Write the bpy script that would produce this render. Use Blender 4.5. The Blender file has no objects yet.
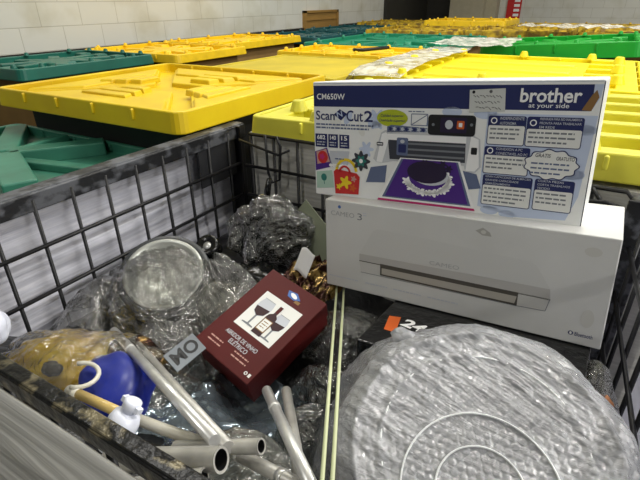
import bpy, bmesh, math, random
from mathutils import Vector, Matrix, noise
random.seed(7)
sc = bpy.context.scene
COL = sc.collection
V = Vector

# ------------------------------------------------------------------ materials
def S(c):
    """sRGB 0-255 -> linear"""
    o = []
    for x in c:
        x /= 255.0
        o.append(x / 12.92 if x <= .04045 else ((x + .055) / 1.055) ** 2.4)
    return (o[0], o[1], o[2], 1)

def newmat(name):
    m = bpy.data.materials.new(name); m.use_nodes = True
    nt = m.node_tree; nt.nodes.clear()
    return m, nt.nodes, nt.links

def mat(name, col, rough=.5, metal=0, var=0., vscale=12, bump=0., bscale=60, col2=None, spec=.5, stretch=None, detail=4, thr=None, trans=0):
    m, N, L = newmat(name)
    out = N.new('ShaderNodeOutputMaterial'); b = N.new('ShaderNodeBsdfPrincipled')
    L.new(b.outputs[0], out.inputs[0])
    b.inputs['Base Color'].default_value = S(col); b.inputs['Roughness'].default_value = rough
    b.inputs['Metallic'].default_value = metal; b.inputs['Specular IOR Level'].default_value = spec
    if var or bump:
        tc = N.new('ShaderNodeTexCoord'); mp = N.new('ShaderNodeMapping')
        L.new(tc.outputs['Object'], mp.inputs[0])
        if stretch: mp.inputs['Scale'].default_value = stretch
    if var:
        n = N.new('ShaderNodeTexNoise'); n.inputs['Scale'].default_value = vscale; n.inputs['Detail'].default_value = detail
        L.new(mp.outputs[0], n.inputs['Vector'])
        r = N.new('ShaderNodeValToRGB')
        lo, hi = thr if thr else (.3, .72)
        r.color_ramp.elements[0].position = lo; r.color_ramp.elements[1].position = hi
        c2 = col2 if col2 else tuple(x * (1 - var) for x in col)
        r.color_ramp.elements[0].color = S(c2); r.color_ramp.elements[1].color = S(col)
        L.new(n.outputs[0], r.inputs[0]); L.new(r.outputs[0], b.inputs['Base Color'])
    if bump:
        n2 = N.new('ShaderNodeTexNoise'); n2.inputs['Scale'].default_value = bscale; n2.inputs['Detail'].default_value = 3
        L.new(mp.outputs[0], n2.inputs['Vector'])
        bp = N.new('ShaderNodeBump'); bp.inputs['Strength'].default_value = bump; bp.inputs['Distance'].default_value = .01
        L.new(n2.outputs[0], bp.inputs['Height']); L.new(bp.outputs[0], b.inputs['Normal'])
    if trans:
        t = N.new('ShaderNodeBsdfTranslucent'); t.inputs[0].default_value = S(col)
        mx = N.new('ShaderNodeMixShader'); mx.inputs[0].default_value = trans
        L.new(b.outputs[0], mx.inputs[1]); L.new(t.outputs[0], mx.inputs[2]); L.new(mx.outputs[0], out.inputs[0])
    return m

def film(name, haze=.15, gloss=.5, tint=(235, 235, 232), hazecol=(215, 215, 212), rough=.12, bscale=42, bump=.9):
    """thin clear plastic: see-through, a little milky, with sharp sheen on its creases"""
    m, N, L = newmat(name)
    out = N.new('ShaderNodeOutputMaterial')
    tr = N.new('ShaderNodeBsdfTransparent'); tr.inputs[0].default_value = S(tint)
    df = N.new('ShaderNodeBsdfDiffuse'); df.inputs[0].default_value = S(hazecol)
    gl = N.new('ShaderNodeBsdfGlossy'); gl.inputs['Roughness'].default_value = rough; gl.inputs[0].default_value = (1, 1, 1, 1)
    tc = N.new('ShaderNodeTexCoord')
    n = N.new('ShaderNodeTexNoise'); n.inputs['Scale'].default_value = bscale; n.inputs['Detail'].default_value = 3; n.inputs['Distortion'].default_value = 1.2
    L.new(tc.outputs['Object'], n.inputs['Vector'])
    bp = N.new('ShaderNodeBump'); bp.inputs['Strength'].default_value = bump; bp.inputs['Distance'].default_value = .012
    L.new(n.outputs[0], bp.inputs['Height']); L.new(bp.outputs[0], gl.inputs['Normal']); L.new(bp.outputs[0], df.inputs['Normal'])
    n2 = N.new('ShaderNodeTexNoise'); n2.inputs['Scale'].default_value = bscale * .4; n2.inputs['Detail'].default_value = 5
    L.new(tc.outputs['Object'], n2.inputs['Vector'])
    mr = N.new('ShaderNodeMapRange'); mr.inputs[1].default_value = .35; mr.inputs[2].default_value = .7
    mr.inputs[3].default_value = haze * .4; mr.inputs[4].default_value = haze * 1.7
    L.new(n2.outputs[0], mr.inputs[0])
    m1 = N.new('ShaderNodeMixShader'); L.new(mr.outputs[0], m1.inputs[0]); L.new(tr.outputs[0], m1.inputs[1]); L.new(df.outputs[0], m1.inputs[2])
    lw = N.new('ShaderNodeLayerWeight'); lw.inputs[0].default_value = .42; L.new(bp.outputs[0], lw.inputs[1])
    mm = N.new('ShaderNodeMath'); mm.operation = 'MULTIPLY'; mm.inputs[1].default_value = gloss; L.new(lw.outputs['Fresnel'], mm.inputs[0])
    m2 = N.new('ShaderNodeMixShader'); L.new(mm.outputs[0], m2.inputs[0]); L.new(m1.outputs[0], m2.inputs[1]); L.new(gl.outputs[0], m2.inputs[2])
    L.new(m2.outputs[0], out.inputs[0])
    return m

M = {}
M['yellow'] = mat('yellow plastic', (228, 198, 8), .45, var=.2, vscale=5, bump=.05, bscale=30, col2=(212, 176, 6))
M['yellow_bright'] = mat('bright yellow plastic', (244, 226, 22), .45, var=.1, vscale=5)
M['yellow_pale'] = mat('pale yellow plastic', (226, 218, 70), .5, var=.1, vscale=6)
M['yellow_olive'] = mat('olive yellow plastic', (205, 182, 22), .5, var=.12, vscale=5)
M['yellow_dirty'] = mat('dirty ochre plastic', (200, 168, 30), .55, var=.4, vscale=14, col2=(120, 95, 25), thr=(.38, .6))
M['yellow_orange'] = mat('orange yellow plastic', (248, 206, 14), .45, var=.1)
M['green_dark'] = mat('dark green plastic', (22, 104, 88), .4, var=.15, vscale=6)
M['green_teal'] = mat('teal plastic', (10, 80, 84), .4, var=.15, vscale=6)
M['green_mid'] = mat('sea green plastic', (30, 140, 105), .4, var=.15, vscale=6)
M['green_bright'] = mat('bright green plastic', (14, 158, 44), .38, var=.1, vscale=6)
M['green_faded'] = mat('faded green plastic', (62, 130, 108), .4, var=.2, vscale=7, bump=.04, bscale=40)
M['sleeve_black'] = mat('black box wall', (18, 20, 20), .6)
M['cardboard'] = mat('brown cardboard', (150, 118, 66), .8, var=.12, vscale=8)
M['black_metal'] = mat('black painted steel', (20, 20, 23), .42, spec=.4)
M['black_scuffed'] = mat('scuffed black steel', (88, 90, 96), .5, var=.5, vscale=30, col2=(24, 25, 29), thr=(.47, .6), bump=.1, bscale=80, stretch=(1, .6, 1), detail=9)
M['black_worn'] = mat('worn black steel', (30, 30, 31), .3, metal=.5, var=.5, vscale=30, col2=(120, 112, 90), thr=(.36, .45), bump=.25, bscale=60)
M['steel_plate'] = mat('dark grey plate', (44, 45, 50), .6, var=.2)
M['white'] = mat('white card', (232, 232, 232), .55)
M['white_bright'] = mat('glossy white carton', (240, 241, 240), .4)
M['white_dull'] = mat('coated white carton', (216, 216, 214), .5, var=.05, vscale=7)
M['black_plastic'] = mat('black bin plastic', (20, 20, 21), .3, bump=.6, bscale=24)
M['black_gloss'] = mat('black gloss wrap', (14, 14, 15), .2, bump=.4, bscale=40)
M['alu'] = mat('aluminium', (222, 222, 220), .32, metal=.6, var=.12, vscale=30)
M['alu_dull'] = mat('dull aluminium', (206, 204, 198), .42, metal=.5, var=.2, vscale=20)
M['hole'] = mat('tube inside', (10, 10, 12), .6)
M['steel_bowl'] = mat('brushed steel', (206, 208, 202), .38, metal=.6, var=.15, vscale=10)
M['foil'] = mat('silver blue metallised film', (150, 164, 174), .16, metal=.7, var=.3, vscale=7, bump=.9, bscale=16)
M['gold'] = mat('gold foil', (176, 148, 92), .25, metal=.8, var=.7, vscale=32, col2=(48, 22, 16), thr=(.47, .62), bump=.5, bscale=50)
M['rod'] = mat('pale green fibreglass', (196, 202, 160), .4)
M['bottle'] = mat('white bottle plastic', (226, 230, 244), .35)
M['tube'] = mat('milky plastic tube', (214, 210, 196), .3)
M['tube_amber'] = mat('amber filled tube', (205, 178, 110), .3)
M['yellow_cloth'] = mat('yellow polythene', (250, 222, 20), .4, var=.3, vscale=14, col2=(230, 184, 12), bump=.3, bscale=30)
M['blue'] = mat('royal blue plastic', (30, 46, 150), .35, var=.2)
M['greycard'] = mat('grey green card', (128, 134, 112), .7, var=.1)
M['clear'] = film('clear plastic bag', .085, 1.7, rough=.13)
M['clear_milky'] = film('milky clear plastic', .2, 1.7, rough=.13, hazecol=(200, 200, 188))
M['clear_dark'] = film('smoky plastic bag', .07, 1.6, rough=.13, tint=(190, 192, 190), hazecol=(150, 152, 148))
M['clear_thin'] = film('thin clear bag', .04, 1.6, rough=.13)
M['pack_film'] = film('package film', .025, .9, tint=(200, 200, 200), rough=.1)
M['wrapfilm'] = film('white stretch film', .55, .35, hazecol=(228, 226, 214), rough=.25, bump=.4)
M['film_white'] = mat('layered white film', (236, 236, 246), .35, var=.16, vscale=9, bump=.3, bscale=6, stretch=(.5, .3, 14), col2=(196, 197, 210), trans=.08)
M['film_inner'] = mat('thin white film', (236, 236, 244), .35, var=.12, vscale=9, bump=.2, bscale=6, stretch=(.5, .3, 14), col2=(210, 211, 220), trans=.5)
M['film_grey'] = mat('greyish layered film', (238, 236, 230), .35, var=.2, vscale=6, bump=.4, bscale=6, stretch=(.3, .5, 16), col2=(182, 181, 174), trans=.1)
M['film_pallet'] = mat('pallet film', (205, 203, 196), .4, var=.12, vscale=7, bump=.3, bscale=5, stretch=(.3, .3, 16), trans=.05)
M['paint_black'] = mat('black wall paint', (24, 23, 22), .7)
M['concrete'] = mat('concrete floor', (110, 108, 102), .8, var=.2)
M['ceiling'] = mat('white ceiling', (200, 200, 195), .9)
M['beige'] = mat('beige paint', (182, 174, 150), .7, var=.06)
M['door_and_shade'] = mat('dark brown door and shade', (44, 42, 36), .6, var=.1)
M['tan_wood'] = mat('tan wood', (164, 126, 62), .7, var=.15, vscale=4, stretch=(1, .3, 4))
M['red'] = mat('red paint', (190, 24, 24), .5)
M['maroon'] = mat('maroon card', (84, 15, 14), .55, spec=.35, var=.08, vscale=6)
# printing inks
for k, c in {'navy': (26, 36, 92), 'ink_white': (246, 246, 246), 'ink_grey': (120, 124, 130), 'ink_light': (196, 200, 208), 'ink_mid': (158, 160, 164), 'ink_sky': (196, 208, 232),
             'ink_black': (14, 14, 18), 'ink_body': (200, 202, 206), 'ink_dark': (54, 56, 66), 'purple': (70, 28, 128), 'purple_dark': (30, 12, 52), 'magenta': (190, 40, 110),
             'lime': (178, 190, 34), 'ink_red': (200, 40, 40), 'ink_yellow': (236, 206, 30), 'ink_orange': (206, 92, 26), 'ink_mint': (176, 206, 190),
             'ink_blue': (70, 110, 180), 'ink_brown': (140, 104, 58), 'sticker': (206, 208, 204), 'pencil': (90, 90, 92), 'wine_dark': (48, 12, 20), 'ink_slate': (96, 108, 140),
             'cam_top': (206, 206, 204), 'cam_strip': (186, 184, 181), 'cam_slot': (84, 80, 74), 'cam_bed': (176, 171, 162), 'cam_low': (202, 201, 198), 'smudge': (201, 200, 195), 'smudge_dark': (168, 167, 162), 'scuff': (168, 170, 172),
             'pink_ink': (196, 150, 140), 'teal_ink': (40, 120, 110), 'ink_paper': (232, 232, 228)}.items():
    M[k] = mat('print ' + k, c, .5)

# block wall with mortar lines
def block_mat():
    m, N, L = newmat('painted block wall')
    out = N.new('ShaderNodeOutputMaterial'); b = N.new('ShaderNodeBsdfPrincipled'); L.new(b.outputs[0], out.inputs[0])
    b.inputs['Roughness'].default_value = .75
    uv = N.new('ShaderNodeUVMap')
    br = N.new('ShaderNodeTexBrick'); br.inputs['Scale'].default_value = 1; br.inputs['Mortar Size'].default_value = .003
    br.inputs['Brick Width'].default_value = .36; br.inputs['Row Height'].default_value = .1755; br.offset = .5
    br.inputs['Color1'].default_value = S((212, 212, 203)); br.inputs['Color2'].default_value = S((208, 208, 200)); br.inputs['Mortar'].default_value = S((180, 178, 166))
    br.inputs['Mortar Smooth'].default_value = .3
    L.new(uv.outputs[0], br.inputs['Vector'])
    n = N.new('ShaderNodeTexNoise'); n.inputs['Scale'].default_value = 2.2; n.inputs['Detail'].default_value = 6
    L.new(uv.outputs[0], n.inputs['Vector'])
    r = N.new('ShaderNodeValToRGB'); r.color_ramp.elements[0].position = .33; r.color_ramp.elements[1].position = .5
    r.color_ramp.elements[0].color = S((232, 229, 218)); r.color_ramp.elements[1].color = (1, 1, 1, 1)
    L.new(n.outputs[0], r.inputs[0])
    mx = N.new('ShaderNodeMixRGB'); mx.blend_type = 'MULTIPLY'; mx.inputs[0].default_value = .8
    L.new(br.outputs[0], mx.inputs[1]); L.new(r.outputs[0], mx.inputs[2]); L.new(mx.outputs[0], b.inputs['Base Color'])
    bp = N.new('ShaderNodeBump'); bp.inputs['Strength'].default_value = .4; bp.inputs['Distance'].default_value = .01; bp.invert = True
    L.new(br.outputs['Fac'], bp.inputs['Height']); L.new(bp.outputs[0], b.inputs['Normal'])
    return m
M['block'] = block_mat()
# bubble wrap
def bubble_mat():
    m, N, L = newmat('bubble wrap')
    out = N.new('ShaderNodeOutputMaterial')
    tr = N.new('ShaderNodeBsdfTransparent'); tr.inputs[0].default_value = S((236, 238, 240))
    df = N.new('ShaderNodeBsdfDiffuse'); df.inputs[0].default_value = S((214, 216, 222))
    gl = N.new('ShaderNodeBsdfGlossy'); gl.inputs['Roughness'].default_value = .12
    tc = N.new('ShaderNodeTexCoord'); mp = N.new('ShaderNodeMapping'); mp.inputs['Scale'].default_value = (.3, 1, 1); mp.inputs['Rotation'].default_value = (0, 0, .26)
    L.new(tc.outputs['Object'], mp.inputs[0])
    n = N.new('ShaderNodeTexNoise'); n.inputs['Scale'].default_value = 120; n.inputs['Detail'].default_value = 4; n.inputs['Distortion'].default_value = .8
    L.new(mp.outputs[0], n.inputs['Vector'])
    bp = N.new('ShaderNodeBump'); bp.inputs['Strength'].default_value = .7; bp.inputs['Distance'].default_value = .006
    L.new(n.outputs[0], bp.inputs['Height'])
    for s in (gl, df): L.new(bp.outputs[0], s.inputs['Normal'])
    m1 = N.new('ShaderNodeMixShader'); m1.inputs[0].default_value = .42; L.new(tr.outputs[0], m1.inputs[1]); L.new(df.outputs[0], m1.inputs[2])
    lw = N.new('ShaderNodeLayerWeight'); lw.inputs[0].default_value = .55; L.new(bp.outputs[0], lw.inputs[1])
    m2 = N.new('ShaderNodeMixShader'); L.new(lw.outputs['Fresnel'], m2.inputs[0]); L.new(m1.outputs[0], m2.inputs[1]); L.new(gl.outputs[0], m2.inputs[2])
    L.new(m2.outputs[0], out.inputs[0])
    return m
M['bubble'] = bubble_mat()

# ------------------------------------------------------------------ object helpers
def link(name, me, mats, parent=None):
    o = bpy.data.objects.new(name, me); COL.objects.link(o)
    for m in (mats if isinstance(mats, (list, tuple)) else [mats]): me.materials.append(m)
    if parent: o.parent = parent
    return o
def done(name, bm, mats, parent=None, smooth=False, bevel=0, seg=2):
    me = bpy.data.meshes.new(name)
    bmesh.ops.recalc_face_normals(bm, faces=bm.faces[:]) if not smooth == 'keep' else None
    bm.to_mesh(me); bm.free()
    if smooth:
        for p in me.polygons: p.use_smooth = True
    o = link(name, me, mats, parent)
    if bevel:
        b = o.modifiers.new('bevel', 'BEVEL'); b.width = bevel; b.segments = seg; b.limit_method = 'ANGLE'; b.angle_limit = .6
    return o
def tag(o, label=None, cat=None, group=None, kind=None):
    if label: o['label'] = label
    if cat: o['category'] = cat
    if group: o['group'] = group
    if kind: o['kind'] = kind
    return o
def thing(name, label, cat, loc=(0, 0, 0), rot=(0, 0, 0), group=None):
    o = bpy.data.objects.new(name, None); COL.objects.link(o); o.location = loc; o.rotation_euler = rot
    o.empty_display_size = .05
    return tag(o, label, cat, group)
def frame(o, X, Y, Z, loc):
    m = Matrix((X, Y, Z)).transposed()
    o.rotation_euler = m.to_euler(); o.location = loc
def box(bm, lo, hi, mi=0, top=None):
    """axis box; top = (sx, sy) scales the upper face about its centre"""
    x0, y0, z0 = lo; x1, y1, z1 = hi
    cx, cy = (x0 + x1) / 2, (y0 + y1) / 2
    tx, ty = top if top else (1, 1)
    vs = [bm.verts.new(p) for p in ((x0, y0, z0), (x1, y0, z0), (x1, y1, z0), (x0, y1, z0))]
    vs += [bm.verts.new((cx + (p[0] - cx) * tx, cy + (p[1] - cy) * ty, z1)) for p in ((x0, y0), (x1, y0), (x1, y1), (x0, y1))]
    for f in ((3, 2, 1, 0), (4, 5, 6, 7), (0, 1, 5, 4), (1, 2, 6, 5), (2, 3, 7, 6), (3, 0, 4, 7)):
        bm.faces.new([vs[i] for i in f]).material_index = mi
def prism(bm, pts, z0, z1, mi=0, shrink=1.0):
    n = len(pts); cx = sum(p[0] for p in pts) / n; cy = sum(p[1] for p in pts) / n
    a = [bm.verts.new((p[0], p[1], z0)) for p in pts]
    b = [bm.verts.new((cx + (p[0] - cx) * shrink, cy + (p[1] - cy) * shrink, z1)) for p in pts]
    bm.faces.new(a[::-1]).material_index = mi; bm.faces.new(b).material_index = mi
    for i in range(n):
        j = (i + 1) % n
        bm.faces.new((a[i], a[j], b[j], b[i])).material_index = mi
def bar(bm, a, b, w, h, mi=0):
    """rectangular bar lying from a to b (3-D points are its base line), w wide, h high"""
    a, b = V(a), V(b); d = (b - a).normalized(); s = V((-d.y, d.x, 0)).normalized() * w / 2; u = V((0, 0, h))
    ring = [[p - s, p + s, p + s + u, p - s + u] for p in (a, b)]
    q = [[bm.verts.new(p) for p in r] for r in ring]
    for i in range(4):
        j = (i + 1) % 4
        bm.faces.new((q[0][i], q[0][j], q[1][j], q[1][i])).material_index = mi
    bm.faces.new(q[0][::-1]).material_index = mi; bm.faces.new(q[1]).material_index = mi
def tube(bm, pts, r, seg=12, mi=0, cap=True, radii=None):
    pts = [V(p) for p in pts]; rings = []
    up = V((0, 0, 1)); prev = None
    for i, p in enumerate(pts):
        d = (pts[min(i + 1, len(pts) - 1)] - pts[max(i - 1, 0)]).normalized()
        if prev is None:
            a = d.cross(up if abs(d.z) < .95 else V((1, 0, 0))).normalized()
        else:
            a = (prev - d * prev.dot(d)).normalized()
        prev = a; b = d.cross(a); rr = radii[i] if radii else r
        rings.append([bm.verts.new(p + (a * math.cos(t) + b * math.sin(t)) * rr) for t in [2 * math.pi * k / seg for k in range(seg)]])
    for i in range(len(rings) - 1):
        for k in range(seg):
            j = (k + 1) % seg
            f = bm.faces.new((rings[i][k], rings[i][j], rings[i + 1][j], rings[i + 1][k])); f.material_index = mi; f.smooth = True
    if cap:
        bm.faces.new(rings[0][::-1]).material_index = mi; bm.faces.new(rings[-1]).material_index = mi
    return rings
def lathe(bm, prof, seg=32, mi=0):
    rings = []
    for r, z in prof:
        if r < 1e-6: rings.append([bm.verts.new((0, 0, z))])
        else: rings.append([bm.verts.new((r * math.cos(2 * math.pi * k / seg), r * math.sin(2 * math.pi * k / seg), z)) for k in range(seg)])
    for i in range(len(rings) - 1):
        A, B = rings[i], rings[i + 1]
        for k in range(seg):
            j = (k + 1) % seg
            vs = [A[k % len(A)], A[j % len(A)], B[j % len(B)], B[k % len(B)]]
            u = []
            for q in vs:
                if q not in u: u.append(q)
            if len(u) >= 3:
                f = bm.faces.new(u); f.material_index = mi; f.smooth = True
def ridged(p, seed, scale, octv=4, gain=.55):
    s, a, t = 0., 1., 0.
    q = V(p) * scale + V((seed * 7.3, seed * 3.1, seed * 5.7))
    for i in range(octv):
        s += a * (1 - 2 * abs(noise.noise(q))); t += a; a *= gain; q = q * 2.07 + V((1.7, 9.2, 3.3))
    return s / t
_DIRS = {}
def crumple(p, seed, freq):
    """folds of a crushed sheet: overlaid straight creases in many directions, about -1..1"""
    if seed not in _DIRS:
        r = random.Random(seed * 101 + 5); L = []
        for k in range(11):
            d = V((r.gauss(0, 1), r.gauss(0, 1), r.gauss(0, 1))).normalized(); m = .6 * 1.33 ** k
            L.append((d * m, r.random(), m ** -.55))
        _DIRS[seed] = (L, sum(q[2] for q in L))
    L, t = _DIRS[seed]; p = V(p) * freq
    p = p + V((noise.noise(p * .35 + V((seed, 0, 0))), noise.noise(p * .35 + V((0, seed, 4))), noise.noise(p * .35 + V((9, 2, seed))))) * .9
    a = 0
    for d, ph, w in L:
        x = p.dot(d) + ph; x -= math.floor(x); a += w * (4 * abs(x - .5) - 1)
    return a / t * 1.7
def blob(name, c, r, m, parent=None, seed=1, amp=.25, scale=9, sub=5, rot=0, zmin=None, tilt=(0, 0), oct=4, boxy=1.0, fine=0):
    """crumpled bag: an ellipsoid with sharp creases"""
    bm = bmesh.new(); bmesh.ops.create_icosphere(bm, subdivisions=sub, radius=1)
    R = Matrix.Rotation(rot, 3, 'Z') @ Matrix.Rotation(tilt[0], 3, 'X') @ Matrix.Rotation(tilt[1], 3, 'Y')
    mr = min(r)
    for v in bm.verts:
        n = v.co.normalized(); bx = V([math.copysign(abs(q) ** boxy, q) for q in n]); p = V((bx.x * r[0], bx.y * r[1], bx.z * r[2]))
        big = noise.noise(V(n) * 1.6 + V((seed * 3.3, 0, seed)))
        p = p * (1 + .22 * big)
        d = crumple(p, seed, scale * .55) if fine else crumple(p * 1.0, seed, scale * .3)
        p = p + n * d * amp * mr
        p = R @ p + V(c)
        if zmin is not None and p.z < zmin: p.z = zmin + .25 * (p.z - zmin)
        v.co = p
    return done(name, bm, m, parent, smooth=True)
def drape(name, c, r, ztop, m, parent=None, zb=.68, p=2.6, seed=1, amp=.02, freq=7, rot=0, nr=56, na=170, flare=.3, flat=.45, aniso=.38, adir=None):
    """a crumpled film spread over something: high in the middle, falling to zb at its torn outline"""
    bm = bmesh.new(); g = []
    cr, sr = math.cos(rot), math.sin(rot); adir = seed * 1.3 if adir is None else adir; ca, sa = math.cos(adir), math.sin(adir)
    for i in range(nr + 1):
        ring = []
        for k in range(na):
            t_ = 2 * math.pi * k / na; q = max(.004, i / nr)
            B = 1 + flare * noise.noise(V((math.cos(t_) * 1.3, math.sin(t_) * 1.3, seed * 2.7))) + .12 * noise.noise(V((math.cos(t_) * 4, math.sin(t_) * 4, seed * 1.7)))
            x, y = r[0] * B * q * math.cos(t_), r[1] * B * q * math.sin(t_)
            x, y = x * cr - y * sr, x * sr + y * cr
            z = zb + (ztop - zb) * (1 - q ** p)
            P = V((c[0] + x, c[1] + y, z)); w = amp * (flat + (1.25 - flat) * q ** 1.3)
            Q = V(((x * ca + y * sa) * aniso, -x * sa + y * ca, 0)); n1 = crumple(Q, seed, freq); n2 = crumple(Q, seed + 40, freq)
            rad = V((x, y, 0)); rad = rad.normalized() if rad.length > 1e-5 else V((1, 0, 0))
            P += V((0, 0, 1)) * n1 * w * (1 - .5 * q) + rad * n2 * w * q
            ring.append(bm.verts.new(P))
        g.append(ring)
    for A, B in zip(g, g[1:]):
        for k in range(na):
            j = (k + 1) % na; bm.faces.new((A[k], A[j], B[j], B[k]))
    return done(name, bm, m, parent, smooth=True)
def sheet(name, fn, nu, nv, m, parent=None, thick=.0):
    """surface from fn(s, t) with s, t in 0..1"""
    bm = bmesh.new(); g = [[bm.verts.new(fn(i / nu, j / nv)) for j in range(nv + 1)] for i in range(nu + 1)]
    for i in range(nu):
        for j in range(nv):
            bm.faces.new((g[i][j], g[i + 1][j], g[i + 1][j + 1], g[i][j + 1]))
    o = done(name, bm, m, parent, smooth=True)
    if thick:
        s = o.modifiers.new('solid', 'SOLIDIFY'); s.thickness = thick; s.offset = 0
    return o

# ------------------------------------------------------------------ flat printing (on a plane x = across, z = up, facing -y)
class Print:
    def __init__(self): self.bm = bmesh.new(); self.mats = []; self.k = .00022
    def mi(self, m):
        m = M[m]
        if m not in self.mats: self.mats.append(m)
        return self.mats.index(m)
    def poly(self, pts, m, layer=1):
        vs = [self.bm.verts.new((x / 1000, -layer * self.k, z / 1000)) for x, z in pts]
        f = self.bm.faces.new(vs); f.material_index = self.mi(m)
        if f.normal.y > 0: f.normal_flip()
    def rect(self, x0, z0, x1, z1, m, layer=1): self.poly([(x0, z0), (x1, z0), (x1, z1), (x0, z1)], m, layer)
    def rrect(self, x0, z0, x1, z1, r, m, layer=1):
        pts = []
        for cx, cz, a0 in ((x1 - r, z1 - r, 0), (x0 + r, z1 - r, 90), (x0 + r, z0 + r, 180), (x1 - r, z0 + r, 270)):
            pts += [(cx + r * math.cos(math.radians(a0 + t)), cz + r * math.sin(math.radians(a0 + t))) for t in (0, 30, 60, 90)]
        self.poly(pts, m, layer)
    def ell(self, cx, cz, rx, rz, m, layer=1, n=24, rot=0):
        c, s = math.cos(rot), math.sin(rot)
        self.poly([(cx + rx * math.cos(t) * c - rz * math.sin(t) * s, cz + rx * math.cos(t) * s + rz * math.sin(t) * c) for t in [2 * math.pi * k / n for k in range(n)]], m, layer)
    def flower(self, cx, cz, r, m, layer=1, n=8, depth=.35, rz=None):
        rz = rz or r; pts = []
        for k in range(n * 8):
            t = 2 * math.pi * k / (n * 8); q = 1 - depth * (.5 - .5 * math.cos(n * t))
            pts.append((cx + r * q * math.cos(t), cz + rz * q * math.sin(t)))
        self.poly(pts, m, layer)
    def line(self, a, b, w, m, layer=1):
        d = V((b[0] - a[0], b[1] - a[1])); d.normalize(); s = V((-d.y, d.x)) * w / 2
        self.poly([(a[0] - s.x, a[1] - s.y), (b[0] - s.x, b[1] - s.y), (b[0] + s.x, b[1] + s.y), (a[0] + s.x, a[1] + s.y)], m, layer)
    def text(self, s, x0, z0, x1, z1, m, layer=2, bold=0., shear=0., rot=0.):
        cu = bpy.data.curves.new('t', 'FONT'); cu.body = s; cu.size = 1; cu.offset = bold; cu.shear = shear; cu.resolution_u = 3
        ob = bpy.data.objects.new('t', cu); COL.objects.link(ob)
        dg = bpy.context.evaluated_depsgraph_get(); me = bpy.data.meshes.new_from_object(ob.evaluated_get(dg))
        xs = [v.co.x for v in me.vertices]; ys = [v.co.y for v in me.vertices]
        ax, bx, ay, by = min(xs), max(xs), min(ys), max(ys)
        sx, sy = (x1 - x0) / (bx - ax), (z1 - z0) / (by - ay); i = self.mi(m)
        c, sn = math.cos(rot), math.sin(rot); vs = []
        for v in me.vertices:
            x, z = (v.co.x - ax) * sx, (v.co.y - ay) * sy
            vs.append(self.bm.verts.new(((x0 + x * c - z * sn) / 1000, -layer * self.k, (z0 + x * sn + z * c) / 1000)))
        for p in me.polygons:
            try: f = self.bm.faces.new([vs[q] for q in p.vertices])
            except ValueError: continue
            f.normal_update(); f.material_index = i
            if f.normal.y > 0: f.normal_flip()
        COL.objects.unlink(ob); bpy.data.objects.remove(ob); bpy.data.curves.remove(cu); bpy.data.meshes.remove(me)
    def fine(self, x0, x1, ztop, n, step, h, m, layer=2, seed=0):
        """lines of fine print too small to read: word-length dashes"""
        rnd = random.Random(seed)
        for k in range(n):
            x = x0; z = ztop - k * step; end = x1 - (rnd.random() * .35 * (x1 - x0) if k == n - 1 else rnd.random() * .06 * (x1 - x0))
            while x < end:
                w = min(rnd.uniform(4, 13), end - x); self.rect(x, z - h, x + w, z, m, layer); x += w + 2
    def build(self, name, parent):
        me = bpy.data.meshes.new(name)
        for f in self.bm.faces:
            f.normal_update()
            if f.normal.y > 0: f.normal_flip()
        self.bm.to_mesh(me); self.bm.free()
        return link(name, me, self.mats, parent)

# ------------------------------------------------------------------ setting
def setting(name, lo, hi, m, uv=None):
    bm = bmesh.new(); box(bm, lo, hi); o = done(name, bm, m); tag(o, kind='structure')
    if uv:
        me = o.data; l = me.uv_layers.new(name='UVMap')
        for p in me.polygons:
            for li in p.loop_indices:
                c = me.vertices[me.loops[li].vertex_index].co; l.data[li].uv = (c[uv[0]] + uv[2], c[uv[1]] + uv[3])
    return o
FARY = 11.5
setting('floor', (-3.92, -3, -.1), (6, FARY, 0), M['concrete'])
setting('wall_left', (-4.1, -3, 0), (-3.92, FARY, 4.2), M['block'], (1, 2, .14, -.05))
setting('wall_back', (-4.1, FARY, 0), (6, FARY + .2, 4.2), M['block'], (0, 2, 0, -.05))
setting('ceiling', (-4.1, -3, 4.2), (6, FARY + .2, 4.3), M['ceiling'])
setting('trim_1', (-3.92, -3, 0), (-3.895, FARY, 1.1), M['paint_black'])
d2 = setting('shade_panel', (-3.92, 9.1, 0), (-3.86, 11.45, 3.2), M['door_and_shade'])  # no door here: added dark panel paints the shade at the wall's end
setting('trim_2', (-3.22, FARY - .5, 0), (-2.52, FARY, 4.2), M['beige'])
setting('trim_3', (-2.52, FARY - .3, 0), (-2.3, FARY, 4.2), M['beige'])
d = setting('door_1', (-3.9, FARY - .06, 0), (-3.24, FARY, 3.2), M['door_and_shade'])
bm = bmesh.new()
for k in range(12): box(bm, (-3.88, FARY - .075, .1 + k * .26), (-3.26, FARY - .058, .34 + k * .26))
done('slat_panel', bm, M['door_and_shade'], d)

h = thing('wall_hatch', 'small tan wooden hatch panel on the white block wall', 'hatch', (-3.92, 6.72, 1.0))
bm = bmesh.new(); box(bm, (0, -.47, 0), (.03, .47, .29)); done('panel', bm, M['tan_wood'], h)
bm = bmesh.new()
for lo, hi in (((0, -.5, -.02), (.05, -.45, .32)), ((0, .45, -.02), (.05, .5, .32)), ((0, -.5, .29), (.05, .5, .32)), ((0, -.47, .19), (.045, .47, .205))): box(bm, lo, hi)
done('frame', bm, M['tan_wood'], h)
s = thing('wall_sign', 'red notice board with white lettering on the far wall by the beige column', 'sign', (-2.0, FARY - .02, 1.06))
bm = bmesh.new(); box(bm, (-.14, -.02, 0), (.14, 0, .62)); done('board', bm, M['red'], s)
p = Print()
for k in range(5): p.rect(0, 60 + k * 90, 110, 110 + k * 90, 'ink_white', 1)
o = p.build('notice_print', s); o.location = (0, -.021, 0)

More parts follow.
